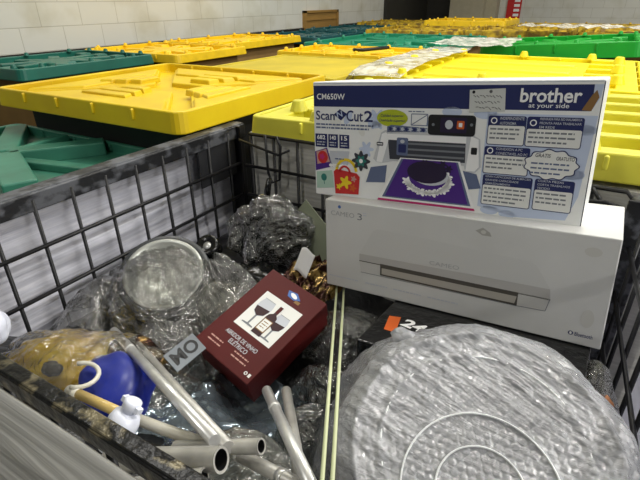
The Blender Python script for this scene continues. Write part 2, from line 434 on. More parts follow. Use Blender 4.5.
# ------------------------------------------------------------------ pallet boxes with plastic lids
def rrect_pts(x0, y0, x1, y1, r, n=4):
    pts = []
    for cx, cy, a0 in ((x1 - r, y1 - r, 0), (x0 + r, y1 - r, 90), (x0 + r, y0 + r, 180), (x1 - r, y0 + r, 270)):
        pts += [(cx + r * math.cos(math.radians(a0 + 90 * t / n)), cy + r * math.sin(math.radians(a0 + 90 * t / n))) for t in range(n + 1)]
    return pts
def rim(bm, sx, sy, hgt, w=.02, r=.04, flare=.008):
    O0 = rrect_pts(-sx / 2 - flare, -sy / 2 - flare, sx / 2 + flare, sy / 2 + flare, r); O1 = rrect_pts(-sx / 2, -sy / 2, sx / 2, sy / 2, r)
    I1 = rrect_pts(-sx / 2 + w, -sy / 2 + w, sx / 2 - w, sy / 2 - w, r * .6); I0 = I1
    loops = [[bm.verts.new((x, y, z)) for x, y in P] for P, z in ((O0, 0), (O1, hgt), (I1, hgt), (I0, hgt * .35))]
    n = len(O0)
    for a, b in zip(loops, loops[1:]):
        for i in range(n):
            j = (i + 1) % n; bm.faces.new((a[i], a[j], b[j], b[i]))
    bm.faces.new(loops[3][::-1]); bm.faces.new(loops[0])
    # seams along the skirt
    k = int(sx / .2)
    for i in range(1, k):
        x = -sx / 2 + sx * i / k
        for sgn in (-1, 1): box(bm, (x - .006, sgn * (sy / 2 - .01) - .022, hgt * .4), (x + .006, sgn * (sy / 2 - .01) + .0115, hgt - .006))
    k = int(sy / .2)
    for i in range(1, k):
        y = -sy / 2 + sy * i / k
        for sgn in (-1, 1): box(bm, (sgn * (sx / 2 - .01) - .022, y - .006, hgt * .4), (sgn * (sx / 2 - .01) + .0115, y + .006, hgt - .006))
def lid_pads(bm, sx, sy, hgt):
    """four triangular pads between diagonal channels, with small steps near the middle"""
    a, b = sx / 2 - .035, sy / 2 - .035; g = .035; z0, z1 = hgt * .3, hgt * .97 - .012
    tri = [[(-a + g * 1.6, -b), (a - g * 1.6, -b), (.1, -.09), (-.1, -.09)], [(a, -b + g * 1.6), (a, b - g * 1.6), (.16, .05), (.16, -.05)],
           [(a - g * 1.6, b), (-a + g * 1.6, b), (-.1, .09), (.1, .09)], [(-a, b - g * 1.6), (-a, -b + g * 1.6), (-.16, -.05), (-.16, .05)]]
    for P in tri:
        prism(bm, P, z0, z1 - .014, shrink=.98); prism(bm, [P[0], P[1], ((P[1][0] + P[2][0]) / 2, (P[1][1] + P[2][1]) / 2), ((P[0][0] + P[3][0]) / 2, (P[0][1] + P[3][1]) / 2)], z0, z1 - .004, shrink=.93)
        P = [V(q) for q in P]
        inner = (P[2] + P[3]) / 2; outer = (P[0] + P[1]) / 2; d = (inner - outer).normalized(); t = V((-d.y, d.x))
        for k in range(3):
            c = outer + (inner - outer) * (.42 + .2 * k) + t * .05
            w = .15 - .035 * k
            prism(bm, [tuple(c - t * w - d * .03), tuple(c + t * w - d * .03), tuple(c + t * w * .8 + d * .03), tuple(c - t * w * .8 + d * .03)], z1 - .02, z1 + .006, shrink=.9)
def lug(bm, x, y, z, r=.02, h=.02):
    P = [(x + r * math.cos(t), y + r * math.sin(t)) for t in [k * math.pi / 4 for k in range(8)]]
    prism(bm, P, z - .005, z + h, shrink=.6)
def lid_lugs(bm, sx, sy, hgt):
    """deck with radial ribs, pockets by the rim and small lugs on the rim"""
    for k in range(8):
        t = k * math.pi / 4 + .39
        bar(bm, (math.cos(t) * .1, math.sin(t) * .1, hgt * .33), (math.cos(t) * sx * .36, math.sin(t) * sy * .36, hgt * .33), .07, hgt * .5)
    prism(bm, rrect_pts(-.16, -.14, .16, .14, .04), hgt * .3, hgt * .8, shrink=.9)
    for i in range(4):
        for sgn in (-1, 1):
            lug(bm, -sx * .37 + sx * .247 * i, sgn * (sy / 2 - .03), hgt); box(bm, (-sx * .43 + sx * .247 * i, sgn * (sy / 2 - .09) - .05, hgt * .3), (-sx * .31 + sx * .247 * i, sgn * (sy / 2 - .09) + .05, hgt * .82), top=(.85, .8))
    for i in range(3):
        for sgn in (-1, 1): lug(bm, sgn * (sx / 2 - .03), -sy * .34 + sy * .34 * i, hgt)
def lid_pockets(bm, sx, sy, hgt):
    """long ribs across the lid with square pockets down both sides"""
    z0 = hgt * .3
    box(bm, (-sx / 2 + .22, -sy / 2 + .05, z0), (sx / 2 - .24, sy / 2 - .05, hgt * .75), top=(.97, .97))
    for i in range(3): box(bm, (-sx / 2 + .3, -sy / 2 + .16 + i * sy * .27, hgt * .7), (sx / 2 - .3, -sy / 2 + .26 + i * sy * .27, hgt * .95), top=(.96, .8))
    n = 6
    for i in range(n):
        y = -sy / 2 + .04 + (sy - .08) * i / (n - 1)
        for sgn in (-1, 1):
            x0, x1 = sorted((sgn * (sx / 2 - .25), sgn * (sx / 2 - .03)))
            box(bm, (x0, y - .02, z0), (x1, y + .02, hgt * .98))
    for sgn in (-1, 1):
        box(bm, (sgn * (sx / 2 - .07) - .04, -sy / 2 + .02, z0), (sgn * (sx / 2 - .07) + .04, sy / 2 - .02, hgt * .97))
        for i in range(3): lug(bm, sgn * (sx / 2 - .11), -sy * .33 + i * sy * .33, hgt, .035, .035); lug(bm, -sx * .3 + sx * .3 * i, sgn * (sy / 2 - .03), hgt, .03, .03)
def lid_smooth(bm, sx, sy, hgt):
    box(bm, (-sx / 2 + .03, -sy / 2 + .03, hgt * .3), (sx / 2 - .03, sy / 2 - .03, hgt * .96), top=(.98, .98))
    for i in range(6):
        box(bm, (-sx * .44 + i * sx * .16, -sy / 2 - .012, hgt * .35), (-sx * .38 + i * sx * .16, -sy / 2 + .05, hgt + .008))
STY = {'pads': lid_pads, 'lugs': lid_lugs, 'pockets': lid_pockets, 'smooth': lid_smooth}
def pallet_box(label, x0, y0, x1, y1, z0, hgt, style, m, mbody, rz=0., tilt=(0, 0), wrap=False):
    sx, sy = x1 - x0, y1 - y0
    t = thing('pallet_box', label, 'pallet box', ((x0 + x1) / 2, (y0 + y1) / 2, 0), (0, 0, rz), 'pallet boxes closed with plastic lids')
    bm = bmesh.new(); rim(bm, sx, sy, hgt); STY[style](bm, sx, sy, hgt)
    l = done('lid', bm, M[m], t, bevel=.005); l.location = (0, 0, z0); l.rotation_euler = (tilt[0], tilt[1], 0)
    bm = bmesh.new()
    if wrap:
        prism(bm, rrect_pts(-sx / 2 - .004, -sy / 2 - .016, sx / 2 + .004, sy / 2 - .01, .03), 0, z0 - .002)
    else: box(bm, (-sx / 2 + .06, -sy / 2 + .10, 0), (sx / 2 - .06, sy / 2 - .06, z0 - .003 - abs(tilt[1]) * sx / 2 - abs(tilt[0]) * sy / 2))
    done('box_wall', bm, M[mbody], t)
    return t
PB = pallet_box
PB('yellow pallet lid with diagonal channels directly behind the left side of the wire cage', -2.27, 1.10, -1.18, 2.09, 1.052, .075, 'pads', 'yellow', 'sleeve_black')
PB('flat olive yellow pallet lid with square notches along its front edge', -2.07, 2.14, -1.17, 3.02, 1.04, .062, 'smooth', 'yellow_olive', 'cardboard')
PB('orange yellow pallet lid with a short black strap lying on it', -2.2, 3.10, -1.14, 3.74, 1.055, .06, 'lugs', 'yellow_orange', 'cardboard')
PB('sea green pallet lid in the middle row behind the orange yellow one', -2.4, 3.80, -1.12, 5.25, 1.06, .06, 'lugs', 'green_mid', 'cardboard')
PB('dark green pallet lid at the left edge against the white block wall', -3.5, 1.48, -2.75, 2.42, 1.065, .062, 'lugs', 'green_dark', 'cardboard')
PB('bright yellow pallet lid with lugs just beyond the dark green lid by the block wall', -3.6, 2.47, -2.58, 3.24, 1.065, .058, 'lugs', 'yellow_orange', 'cardboard')
PB('yellow pallet lid second beyond the dark green lid along the block wall', -3.62, 3.30, -2.85, 4.50, 1.065, .06, 'lugs', 'yellow_orange', 'cardboard')
PB('dark teal pallet lid below the tan wall hatch', -3.6, 4.62, -2.72, 5.75, 1.03, .07, 'lugs', 'green_teal', 'cardboard', rz=-.04)
PB('dark teal pallet lid just past the tan wall hatch', -3.65, 5.85, -2.86, 7.1, 1.04, .07, 'lugs', 'green_teal', 'cardboard', rz=-.03)
PB('pale yellow pallet lid with pockets right behind the printer cartons', -1.03, 1.275, .26, 2.16, 1.045, .07, 'pockets', 'yellow_pale', 'film_pallet', wrap=True, tilt=(0, -.022))
PB('bright yellow pallet lid partly under white film behind the pale yellow one', -1.1, 2.2, .15, 3.36, 1.06, .07, 'pockets', 'yellow_bright', 'cardboard')
PB('bright green pallet lid at the right lifted a little at its right end', -.82, 3.65, .15, 4.5, 1.09, .095, 'lugs', 'green_bright', 'cardboard', tilt=(.0, -.065))
PB('dirty ochre pallet lid in the back row right of the dark teal ones', -2.6, 5.5, -1.5, 6.6, 1.08, .06, 'lugs', 'yellow_dirty', 'cardboard')
PB('dirty ochre pallet lid behind the sea green lid below the beige column', -1.42, 5.45, -.4, 6.5, 1.09, .07, 'lugs', 'yellow_dirty', 'cardboard')
PB('dirty ochre pallet lid under torn white film at the right of the back row', -.32, 5.3, .95, 6.4, 1.09, .08, 'lugs', 'yellow_dirty', 'cardboard')
PB('far dirty ochre pallet lid before the dark door', -3.6, 7.3, -2.5, 8.4, 1.08, .06, 'lugs', 'yellow_dirty', 'cardboard')
PB('far bright yellow pallet lid before the beige column', -2.4, 7.0, -1.3, 8.1, 1.12, .07, 'lugs', 'yellow_orange', 'cardboard')
PB('far dull yellow pallet lid before the grey wall behind the torn film', -1.2, 6.9, .9, 8.0, 1.08, .06, 'lugs', 'yellow_dirty', 'cardboard')
PB('dull yellow pallet lid behind the bright green one at the right', -.6, 4.62, .7, 5.25, 1.06, .06, 'lugs', 'yellow_olive', 'cardboard')

# low green lid to the left of the cage with raised bars fanning out
t = thing('pallet_box', 'low faded green pallet lid with raised bars left of the wire cage', 'pallet box', (-1.79, .61, 0), group='pallet boxes closed with plastic lids')
bm = bmesh.new(); rim(bm, 1.14, 1.18, .06)
cx, cy = -.10, .27
for ex, ey, w, hh in ((-.50, .545, .085, .05), (-.21, .555, .07, .035), (-.14, .55, .03, .05), (.10, .555, .085, .055), (.30, .10, .10, .055), (.50, .40, .05, .03), (-.05, -.5, .08, .05), (-.5, -.1, .08, .05)):
    bar(bm, (cx + (ex - cx) * .05, cy + (ey - cy) * .05, .018), (ex, ey, .018), w, hh)
l = done('lid', bm, M['green_faded'], t, bevel=.006); l.location = (0, 0, .885)
bm = bmesh.new(); box(bm, (-.5, -.5, .0), (.5, .5, .883)); done('box_wall', bm, M['cardboard'], t)

# strap and loose films on the lids
bm = bmesh.new(); tube(bm, [(-1.62, 3.26, 1.13), (-1.58, 3.2, 1.135), (-1.53, 3.22, 1.135), (-1.42, 3.42, 1.14)], .013, 6)
tag(done('strap', bm, M['black_metal']), 'short bent black strap lying on the orange yellow pallet lid', 'strap')
def filmsheet(name, label, x0, y0, x1, y1, z, amp, seed, m='wrapfilm', shape=None):
    def fn(s, t):
        x = x0 + (x1 - x0) * s; y = y0 + (y1 - y0) * t
        e = shape(s, t) if shape else 0
        return V((x + .05 * noise.noise(V((t * 4, seed, 0))), y, z + e + amp * ridged(V((x, y * .5, 0)), seed, 5)))
    return tag(sheet(name, fn, 60, 60, M[m]), label, 'film')
filmsheet('stretch_film', 'crinkled white stretch film lying over the left end of the bright yellow lid', -1.17, 2.16, -.83, 3.5, 1.15, .011, 3, shape=lambda s, t: -.10 * max(0, 1 - s * 5) - .03 * max(0, 1 - t * 12))
filmsheet('stretch_film', 'white stretch film draped between the bright yellow and bright green lids', -1.12, 3.38, -.6, 4.1, 1.17, .02, 5)
filmsheet('stretch_film', 'torn white film over the ochre lids at the far right', -.85, 5.25, .25, 5.75, 1.19, .04, 8, m='wrapfilm')

# ------------------------------------------------------------------ the wire cage
XL, XR, YN, YB, RZ = -1.15, .135, .18, 1.235, 1.05
cage = thing('wire_cage', 'black steel wire mesh cage full of discarded goods', 'cage', ((XL + XR) / 2, (YN + YB) / 2, 0))
cage_off = V(((XL + XR) / 2, (YN + YB) / 2, 0))
def cpart(name, bm, m, bevel=0, smooth=False):
    o = done(name, bm, m, cage, bevel=bevel, smooth=smooth); o.location = -cage_off; return o
bm = bmesh.new(); box(bm, (-1.172, .1, 1.012), (-1.125, 1.36, 1.05)); box(bm, (-1.127, .1, 1.0), (-1.12, 1.36, 1.046)); cpart('top_rail', bm, M['black_scuffed'], .004)
bm = bmesh.new(); box(bm, (-1.17, .178, 1.035), (.16, .197, 1.05)); box(bm, (-1.17, .176, 1.022), (.16, .180, 1.048)); o = cpart('top_rail', bm, M['black_worn'], .004)
bm = bmesh.new(); tube(bm, [(-1.0, YB, 1.05), (.10, YB, 1.05), (.115, YB - .02, 1.04), (.115, YB - .02, .99)], .006, 8); cpart('top_rail', bm, M['black_metal'])
def right_x(y, z): return .14 + .055 * max(0., min(1., (1.2 - y) / .7))
bm = bmesh.new(); tube(bm, [(right_x(y, 1), y, 1.05) for y in (1.2, 1.0, .8, .6, .4, .2)], .013, 8); cpart('top_rail', bm, M['black_scuffed'])
for x, y, s in ((-1.135, 1.335, 1), (-1.03, 1.3, 0), (.135, 1.215, 1), (-1.15, .18, 1), (.19, .18, 1)):
    bm = bmesh.new()
    if s:
        box(bm, (x - .024, y - .02, 0), (x + .012, y + .02, 1.045)); box(bm, (x - .03, y - .026, 0), (x + .03, y - .018, 1.046))
    else: box(bm, (x - .014, y - .02, 0), (x + .014, y + .012, 1.0))
    cpart('corner_post', bm, M['black_metal'] if x < 0 else M['black_scuffed'], .003)
# mesh panels
def wires(name, segs, r=.0054):
    bm = bmesh.new()
    for sg in segs: tube(bm, sg, r, 6)
    return cpart(name, bm, M['black_metal'])
LX = -1.122
wires('wire_mesh', [[(LX, y, .1), (LX, y, 1.03)] for y in [.245 + .1015 * k for k in range(11)]] + [[(LX + .008, .18, z), (LX + .008, 1.32, z)] for z in (.91, .785, .66, .53, .4, .27, .14)], .0054)
wires('wire_mesh', [[(x, YB, .1), (x, YB, 1.052)] for x in [-.995 + .0935 * k for k in range(12)]] + [[(-1.02, YB - .007, z), (.12, YB - .007, z)] for z in (.94, .832, .735, .62, .5, .38, .26)])
wires('wire_mesh', [[(right_x(y, z), y, z) for z in (.1, .5, 1.05)] for y in [.25 + .1 * k for k in range(10)]] + [[(right_x(y, z) - .007, y, z) for y in (1.2, 1.0, .8, .6, .4, .2)] for z in (.93, .81, .69, .57, .45, .3)], .005)
wires('wire_mesh', [[(x, .186, .1), (x, .186, 1.04)] for x in [-1.08 + .1 * k for k in range(13)]] + [[(-1.15, .192, z), (.15, .192, z)] for z in (.7, .58, .46, .3)])
# bent loose wires on the back panel
wires('loose_wire', [[(-1.03, YB - .02, 1.03), (-.87, YB - .02, 1.0), (-.83, YB - .015, 1.02)], [(-.92, YB - .02, 1.06), (-.915, YB - .02, .93), (-.9, YB - .02, .9), (-.87, YB - .02, .915), (-.86, YB - .02, 1.03), (-.875, YB - .02, 1.06)]], .0045)
wires('loose_wire', [[(.0, YB - .03, 1.02), (.06, YB - .04, 1.03), (.10, YB - .03, 1.02), (.108, YB - .02, .97)], [(.03, YB - .01, 1.05), (.075, YB - .03, 1.0)]], .005)
wires('loose_wire', [[(-1.2, 1.27, 1.05), (-1.2, 1.29, 1.09), (-1.2, 1.31, 1.055)]], .004)
bm = bmesh.new(); box(bm, (-1.128, 1.11, .87), (-1.124, 1.3, 1.02)); cpart('corner_plate', bm, M['steel_plate'])
bm = bmesh.new(); box(bm, (XL, YN, .08), (XR, YB, .1)); cpart('cage_base', bm, M['black_metal'])

# stretch film around the outside of the cage
def filmwall(a, b, nrm, z0, z1, m, par, seed, amp=.012, nu=60, nv=90):
    a, b, nrm = V(a), V(b), V(nrm)
    def fn(s, t):
        z = z0 + (z1 - z0) * t; p = a + (b - a) * s
        w = ridged(V((s * .9 + .3 * t, t * 9 + .8 * noise.noise(V((s * 2, t * 3, seed))), seed)), seed, 1.3, 3)
        q = p + nrm * ((w + .5) * amp * (.15 + min(1, (1 - t) * 14))); return V((q.x, q.y, z + .006 * noise.noise(V((s * 5, seed, 0)))))
    return sheet('film_layer', fn, nu, nv, m, par, .002)
fw = thing('stretch_wrap', 'white layered stretch film wrapped around the outside of the wire cage', 'film', (-.5, .7, 0))
for o in (filmwall((-1.156, .14, 0), (-1.156, 1.34, 0), (-1, 0, 0), .12, 1.005, M['film_white'], fw, 2),
          filmwall((.236, .14, 0), (.236, 1.25, 0), (1, 0, 0), .12, .98, M['film_inner'], fw, 6),
          filmwall((-1.17, .172, 0), (.24, .172, 0), (0, -1, 0), .12, 1.03, M['film_grey'], fw, 9, amp=.016)):
    o.location = (.5, -.7, 0)

# ------------------------------------------------------------------ contents of the cage
def sm(a, b, x):
    t = max(0., min(1., (x - a) / (b - a))); return t * t * (3 - 2 * t)
def heap_z(x, y):
    z = .66 + .12 * sm(.52, .28, y) * sm(-.12, -.3, x)
    z -= .10 * sm(-.62, -.45, x) * sm(.5, .62, y)
    return z + .018 * ridged(V((x, y, 0)), 4, 5)
def heap_fn(s, t):
    x = -1.11 + 1.235 * s; y = .2 + 1.015 * t; return V((x, y, heap_z(x, y)))
o = sheet('plastic_sheet', heap_fn, 90, 80, M['black_plastic'])
tag(o, 'crumpled black plastic sheeting lying under all the goods in the cage', 'plastic sheet')
s = o.modifiers.new('solid', 'SOLIDIFY'); s.thickness = .5; s.offset = -1
o.modifiers.clear()

# --- cartons
AX = V((.9964, -.024, .08)).normalized(); AZ = V((-.0767, .1001, .992)); AZ = (AZ - AX * AZ.dot(AX)).normalized(); AY = AZ.cross(AX)
def carton(name, label, org, X, Y, Z, W, D, H, m, bev=.003):
    t = thing(name, label, 'carton'); frame(t, X, Y, Z, org)
    bm = bmesh.new(); box(bm, (0, 0, 0), (W, D, H)); done('carton', bm, M[m], t, bevel=bev); return t
# upper printer carton
bc = carton('printer_carton', 'blue and white carton of a cutting printer standing on the plain white carton', V((-.5645, .9404, 1.0171)) + AZ * .0015, AX, AY, AZ, .588, .19, .2655, 'white_bright')
p = Print()
p.poly([(2, 257), (572, 257), (573, 212.5), (2, 211)], 'navy', 1)
p.poly([(572, 257), (586, 257), (584, 236), (573, 212.5)], 'ink_sky', 1); p.poly([(577, 248), (571, 240), (558, 214), (573, 212.6), (582, 236)], 'ink_brown', 2)
p.text('CM650W', 11, 227, 85, 240, 'ink_white', 3, .012)
p.text('brother', 455, 226, 556, 251, 'ink_white', 3, .022); p.text('at your side', 471, 214.5, 538, 225, 'ink_white', 3, .006)
p.rect(586, 3, 587.8, 262, 'ink_dark', 2); p.rect(2, 261.5, 586, 263, 'ink_light', 1)
# pale blue background swirls
for k in range(9): p.ell(60 + k * 33, 175 + 14 * math.sin(k * 2.1), 16, 8, 'ink_sky' if k % 2 else 'ink_paper', 1, rot=k)
p.flower(140, 120, 19, 'ink_sky', 2, 6, .5); p.flower(165, 186, 24, 'ink_sky', 1, 6, .5)
p.poly([(400, 205), (585, 205), (575, 60), (560, 12), (470, 6), (396, 20)], 'ink_sky', 1)
for cx, cz, r in ((420, 14, 18), (455, 10, 16), (560, 100, 20), (395, 205, 22), (330, 206, 20), (570, 180, 18)): p.ell(cx, cz, r, r * .5, 'ink_sky', 1)
# title
p.text('Scan', 7, 181, 58, 202, 'navy', 3, .012); p.poly([(56, 194), (72, 206), (91, 196), (75, 181)], 'navy', 4); p.text('N', 66, 187, 80, 200, 'ink_sky', 5, .01, rot=.25)
p.text('Cut', 89, 180, 131, 204, 'navy', 3, .012); p.text('2', 134, 180, 155, 204, 'navy', 3, .02)
p.ell(201, 190, 36, 18, 'lime', 3); p.text('Calidad superior', 174, 191, 228, 198, 'navy', 4, .01, .2); p.text('Qualidade superior', 170, 181, 232, 188, 'navy', 4, .01, .2)
p.fine(7, 158, 173, 2, 7.5, 3.6, 'ink_slate', 3, 1)
for x0, x1, tx in ((4, 37, '682'), (40, 66, '140'), (70, 96, '15')):
    p.rect(x0, 118, x1, 149, 'navy', 4); p.text(tx, x0 + 5, 136, x1 - 5, 146, 'ink_white', 5, .02); p.fine(x0 + 4, x1 - 4, 131, 2, 6, 2.4, 'ink_light', 5, x0)
# craft samples
p.poly([(2, 106), (36, 117), (51, 73), (3, 60)], 'purple', 4); p.poly([(6, 106), (34, 114), (44, 84), (8, 76)], 'pink_ink', 5); p.ell(24, 94, 14, 15, 'ink_red', 6); p.flower(22, 95, 8, 'magenta', 7, 5, .4)
p.poly([(44, 110), (96, 112), (93, 77), (43, 74)], 'ink_light', 4)
for k in range(7): p.ell(46 + k * 8, 76, 5, 4, 'ink_white', 5)
p.fine(58, 84, 94, 1, 5, 3, 'ink_slate', 6, 3)
p.flower(127, 92, 24, 'ink_dark', 5, 8, .35); p.flower(127, 92, 14, 'teal_ink', 6, 6, .4); p.ell(127, 92, 5, 5, 'ink_white', 7)
p.poly([(5, 57), (49, 64), (54, 22), (5, 16)], 'ink_mint', 4); p.ell(26, 45, 8, 9, 'teal_ink', 5); p.line((26, 36), (27, 28), 2, 'teal_ink', 5)
for a in range(18):
    a0, a1 = math.radians(10 + a * 9), math.radians(19 + a * 9)
    p.line((88 + 27 * math.cos(a0), 60 + 32 * math.sin(a0)), (88 + 27 * math.cos(a1), 60 + 32 * math.sin(a1)), 7, 'ink_yellow', 5)
for a in range(14):
    a0, a1 = math.radians(10 + a * 11.5), math.radians(21.5 + a * 11.5)
    p.line((84 + 15 * math.cos(a0), 56 + 20 * math.sin(a0)), (84 + 15 * math.cos(a1), 56 + 20 * math.sin(a1)), 5, 'ink_red', 6)
p.poly([(54, 62), (62, 68), (116, 62), (124, 54), (121, 12), (58, 8)], 'ink_red', 6); p.flower(86, 38, 17, 'ink_yellow', 7, 5, .5); p.flower(106, 26, 10, 'ink_orange', 7, 5, .5); p.flower(68, 26, 8, 'ink_yellow', 7, 5, .5); p.flower(108, 48, 8, 'pink_ink', 7, 5, .5)
# chart and screen
for a, b in (((245, 200), (280, 200)), ((280, 200), (280, 177)), ((280, 177), (245, 177)), ((245, 177), (245, 200)), ((246, 178), (278, 198))): p.line(a, b, 1.6, 'ink_slate', 3)
p.fine(238, 280, 206, 1, 5, 2, 'ink_slate', 3, 9)
p.rrect(282, 159, 379, 200, 7, 'ink_black', 6); p.rrect(308, 165, 362, 195, 3, 'purple_dark', 7); p.ell(326, 181, 8, 9, 'ink_light', 8); p.rrect(342, 173, 357, 189, 2, 'ink_orange', 8); p.rrect(346, 177, 353, 185, 1, 'ink_white', 9)
p.ell(293, 180, 3, 3, 'ink_grey', 7); p.ell(371, 182, 3, 3, 'ink_grey', 7)
# machine
p.poly([(190, 160), (286, 164), (286, 172), (200, 176), (190, 172)], 'ink_slate', 4)
for k in range(10): p.flower(198 + k * 9.2, 168, 5, 'ink_light' if k % 2 else 'navy', 5, 5, .5)
p.poly([(140, 44), (152, 80), (192, 88), (188, 48)], 'ink_slate', 4); p.poly([(360, 90), (389, 85), (400, 57), (374, 52)], 'ink_slate', 4)
p.poly([(185, 164), (374, 163), (390, 155), (396, 100), (386, 88), (366, 88), (362, 100), (205, 98), (180, 92), (166, 93), (158, 100), (176, 158)], 'ink_body', 4)
p.poly([(192, 150), (362, 152), (364, 106), (198, 102)], 'ink_dark', 5); p.poly([(192, 157), (363, 158), (363, 145), (192, 144)], 'ink_white', 6); p.poly([(166, 94), (180, 93), (196, 150), (188, 160), (178, 156)], 'ink_white', 5); p.poly([(366, 90), (384, 90), (392, 100), (387, 154), (372, 160)], 'ink_white', 5)
for z in (140, 128, 116): p.poly([(216, z), (362, z + 1), (362, z - 3), (216, z - 4)], 'ink_grey', 6)
p.rrect(214, 112, 240, 150, 3, 'ink_slate', 7); p.rrect(218, 118, 236, 136, 2, 'navy', 8); p.ell(227, 142, 5, 4, 'ink_light', 8)
p.rrect(374, 124, 386, 138, 2, 'ink_black', 6); p.rrect(166, 130, 182, 138, 2, 'ink_dark', 6); p.line((168, 134), (180, 134), 2, 'ink_white', 7)
# purple sheet with white ornament
p.poly([(223, 106), (354, 107), (392, 8), (170, 6)], 'magenta', 6); p.poly([(223, 107), (354, 108), (391, 13), (172, 11)], 'ink_white', 7)
p.poly([(226, 105), (350, 106), (383, 17), (182, 15)], 'ink_slate', 8); p.poly([(231, 105), (346, 106), (377, 20), (189, 18)], 'purple', 9)
cx, cz = 287, 62
for k in range(22):
    a = math.radians(-170 + k * 230 / 21)
    p.flower(cx + 46 * math.cos(a), cz + 27 * math.sin(a), 9 if k % 3 else 14, 'ink_white', 10, 5, .45, 7 if k % 3 else 10)
p.ell(cx, cz + 4, 41, 23, 'purple', 11); p.ell(cx + 6, cz + 12, 40, 22, 'ink_light', 12); p.ell(cx - 2, cz + 18, 44, 24, 'purple_dark', 13)
for k in range(6): p.flower(cx - 20 + k * 13, cz + 32 + 5 * math.sin(k * 2), 9, 'purple_dark', 14, 6, .5)
# feature boxes
def feature(x0, z0, x1, z1, zh, txt, icon=None, sd=0):
    p.rrect(x0, z0, x1, z1, 4, 'navy', 4); p.rrect(x0 + 1.5, z0 + 1.5, x1 - 1.5, zh, 3, 'ink_paper', 5)
    q = x0 + (22 if icon else 5)
    n = len(txt)
    for k, tline in enumerate(txt):
        hgt = (z1 - zh) / n
        p.text(tline, q, z1 - hgt * (k + 1) + hgt * .22, min(x1 - 4, q + len(tline) * 3.7), z1 - hgt * k - hgt * .2, 'ink_light', 6, .01)
    if icon: p.ell(x0 + 11, (z1 + zh) / 2, 6, 6, 'ink_white', 6); p.ell(x0 + 11, (z1 + zh) / 2, 4, 4, 'navy', 7)
    r = int((zh - z0 - 6) / 8.6); p.fine(x0 + 5, x1 - 8, zh - 5, r, 8.6, 3.2, 'ink_grey', 6, sd)
feature(402, 146, 471, 201, 183, ['INDEPENDIENTE', 'AUTONOMA'], True, 1); feature(472, 146, 566, 201, 179, ['PREPARADA PARA RED INALAMBRICA', 'PRONTA PARA TRABALHAR', 'EM REDE'], True, 2)
feature(400, 89, 484, 143, 126, ['CONEXION A PC', 'CONECTAVEL AO PC'], True, 3)
feature(402, 25, 495, 87, 66, ['GRAN CAPACIDAD DE ALMACEN', 'GRANDE CAPACIDADE', 'ARMAZENAMENTO'], None, 4); feature(499, 26, 567, 87, 66, ['CORTA PIEZAS', 'CORTA TRABALHOS', 'TECIDO'], None, 5)
pts = lambda g: [(522 + (44 + g) * math.cos(t) * (1 + .05 * math.cos(11 * t)), 115 + (26 + g) * math.sin(t) * (1 + .07 * math.cos(11 * t))) for t in [2 * math.pi * k / 88 for k in range(88)]]
p.poly(pts(2), 'navy', 7); p.poly(pts(0), 'ink_paper', 8); p.text('GRATIS', 494, 128, 520, 135, 'ink_dark', 9, .01, .1); p.text('GRATUITO', 530, 124, 560, 131, 'ink_dark', 9, .01, .1)
p.fine(488, 556, 118, 3, 9, 3, 'ink_slate', 9, 6)
p.build('front_print', bc.children[0])
p = Print(); p.poly([(362, 248), (428, 251), (431, 209), (364, 206)], 'sticker', 6)
for k in range(3):
    x = 370 + k * 3
    while x < 420: p.line((x, 238 - k * 11), (x + 5, 236 - k * 11 + random.uniform(-3, 3)), 1.3, 'pencil', 7); x += 6
p.ell(370, 244, 3, 3, 'ink_black', 7); p.ell(402, 245, 3, 3, 'pencil', 7)
tag(p.build('sticker', bc.children[0]), 'white paper sticker with handwriting')
# lower white carton
wc = carton('printer_carton', 'plain white carton with a pale machine picture under the blue and white carton', (-.4936, .8713, .8133), AX, AY, AZ, .600, .232, .2208, 'white_dull', .0025)
p = Print()
p.text('CAMEO', 16, 184, 78, 195, 'ink_mid', 2, -.004); p.text('3', 86, 181, 98, 197, 'ink_grey', 2, .0); p.ell(39, 206, 4, 4, 'ink_blue', 2); p.fine(100, 112, 200, 2, 5, 2, 'ink_light', 2, 3)
p.poly([(126, 160), (136, 166), (236, 164), (460, 152), (472, 146), (501, 103), (92, 99)], 'cam_top', 1)
p.poly([(92, 99), (501, 103), (504, 81), (92, 81)], 'cam_strip', 2)
p.poly([(92, 81), (504, 81), (497, 55), (96, 53)], 'cam_low', 1); p.poly([(146, 84), (446, 83), (446, 54), (146, 55)], 'cam_slot', 3); p.poly([(150, 74), (444, 74), (441, 58), (150, 59)], 'cam_bed', 4)
p.poly([(446, 83), (503, 83), (497, 56), (446, 54)], 'cam_low', 4); p.line((92, 81.5), (504, 81.5), 2, 'cam_slot', 4); p.line((96, 53), (446, 53.5), 1.2, 'ink_grey', 4); p.line((446, 54), (498, 56), 1.2, 'ink_grey', 5); p.line((503, 82), (498, 56), 1.2, 'ink_grey', 5)
p.poly([(230, 66), (290, 66), (290, 60), (230, 60)], 'ink_brown', 5) if False else None
p.text('CAMEO', 262, 106, 326, 115, 'scuff', 3, -.006)
for x0, x1 in ((8, 95), (108, 168), (180, 250), (262, 338)): p.fine(x0, x1, 29, 1, 5, 3.2, 'ink_light', 2, x0)
p.ell(547, 22.5, 4.5, 4.5, 'navy', 3); p.ell(547, 22.5, 2.2, 3, 'ink_paper', 4); p.text('Bluetooth', 554, 18, 584, 26.5, 'navy', 3, .012)
p.poly([(352, 198), (366, 206), (380, 198), (384, 190), (366, 190)], 'smudge_dark', 2); p.ell(368, 197, 5, 4, 'smudge', 3); p.ell(570, 58, 11, 19, 'smudge', 2); p.ell(560, 190, 14, 9, 'smudge', 1)
p.build('front_print', wc.children[0])
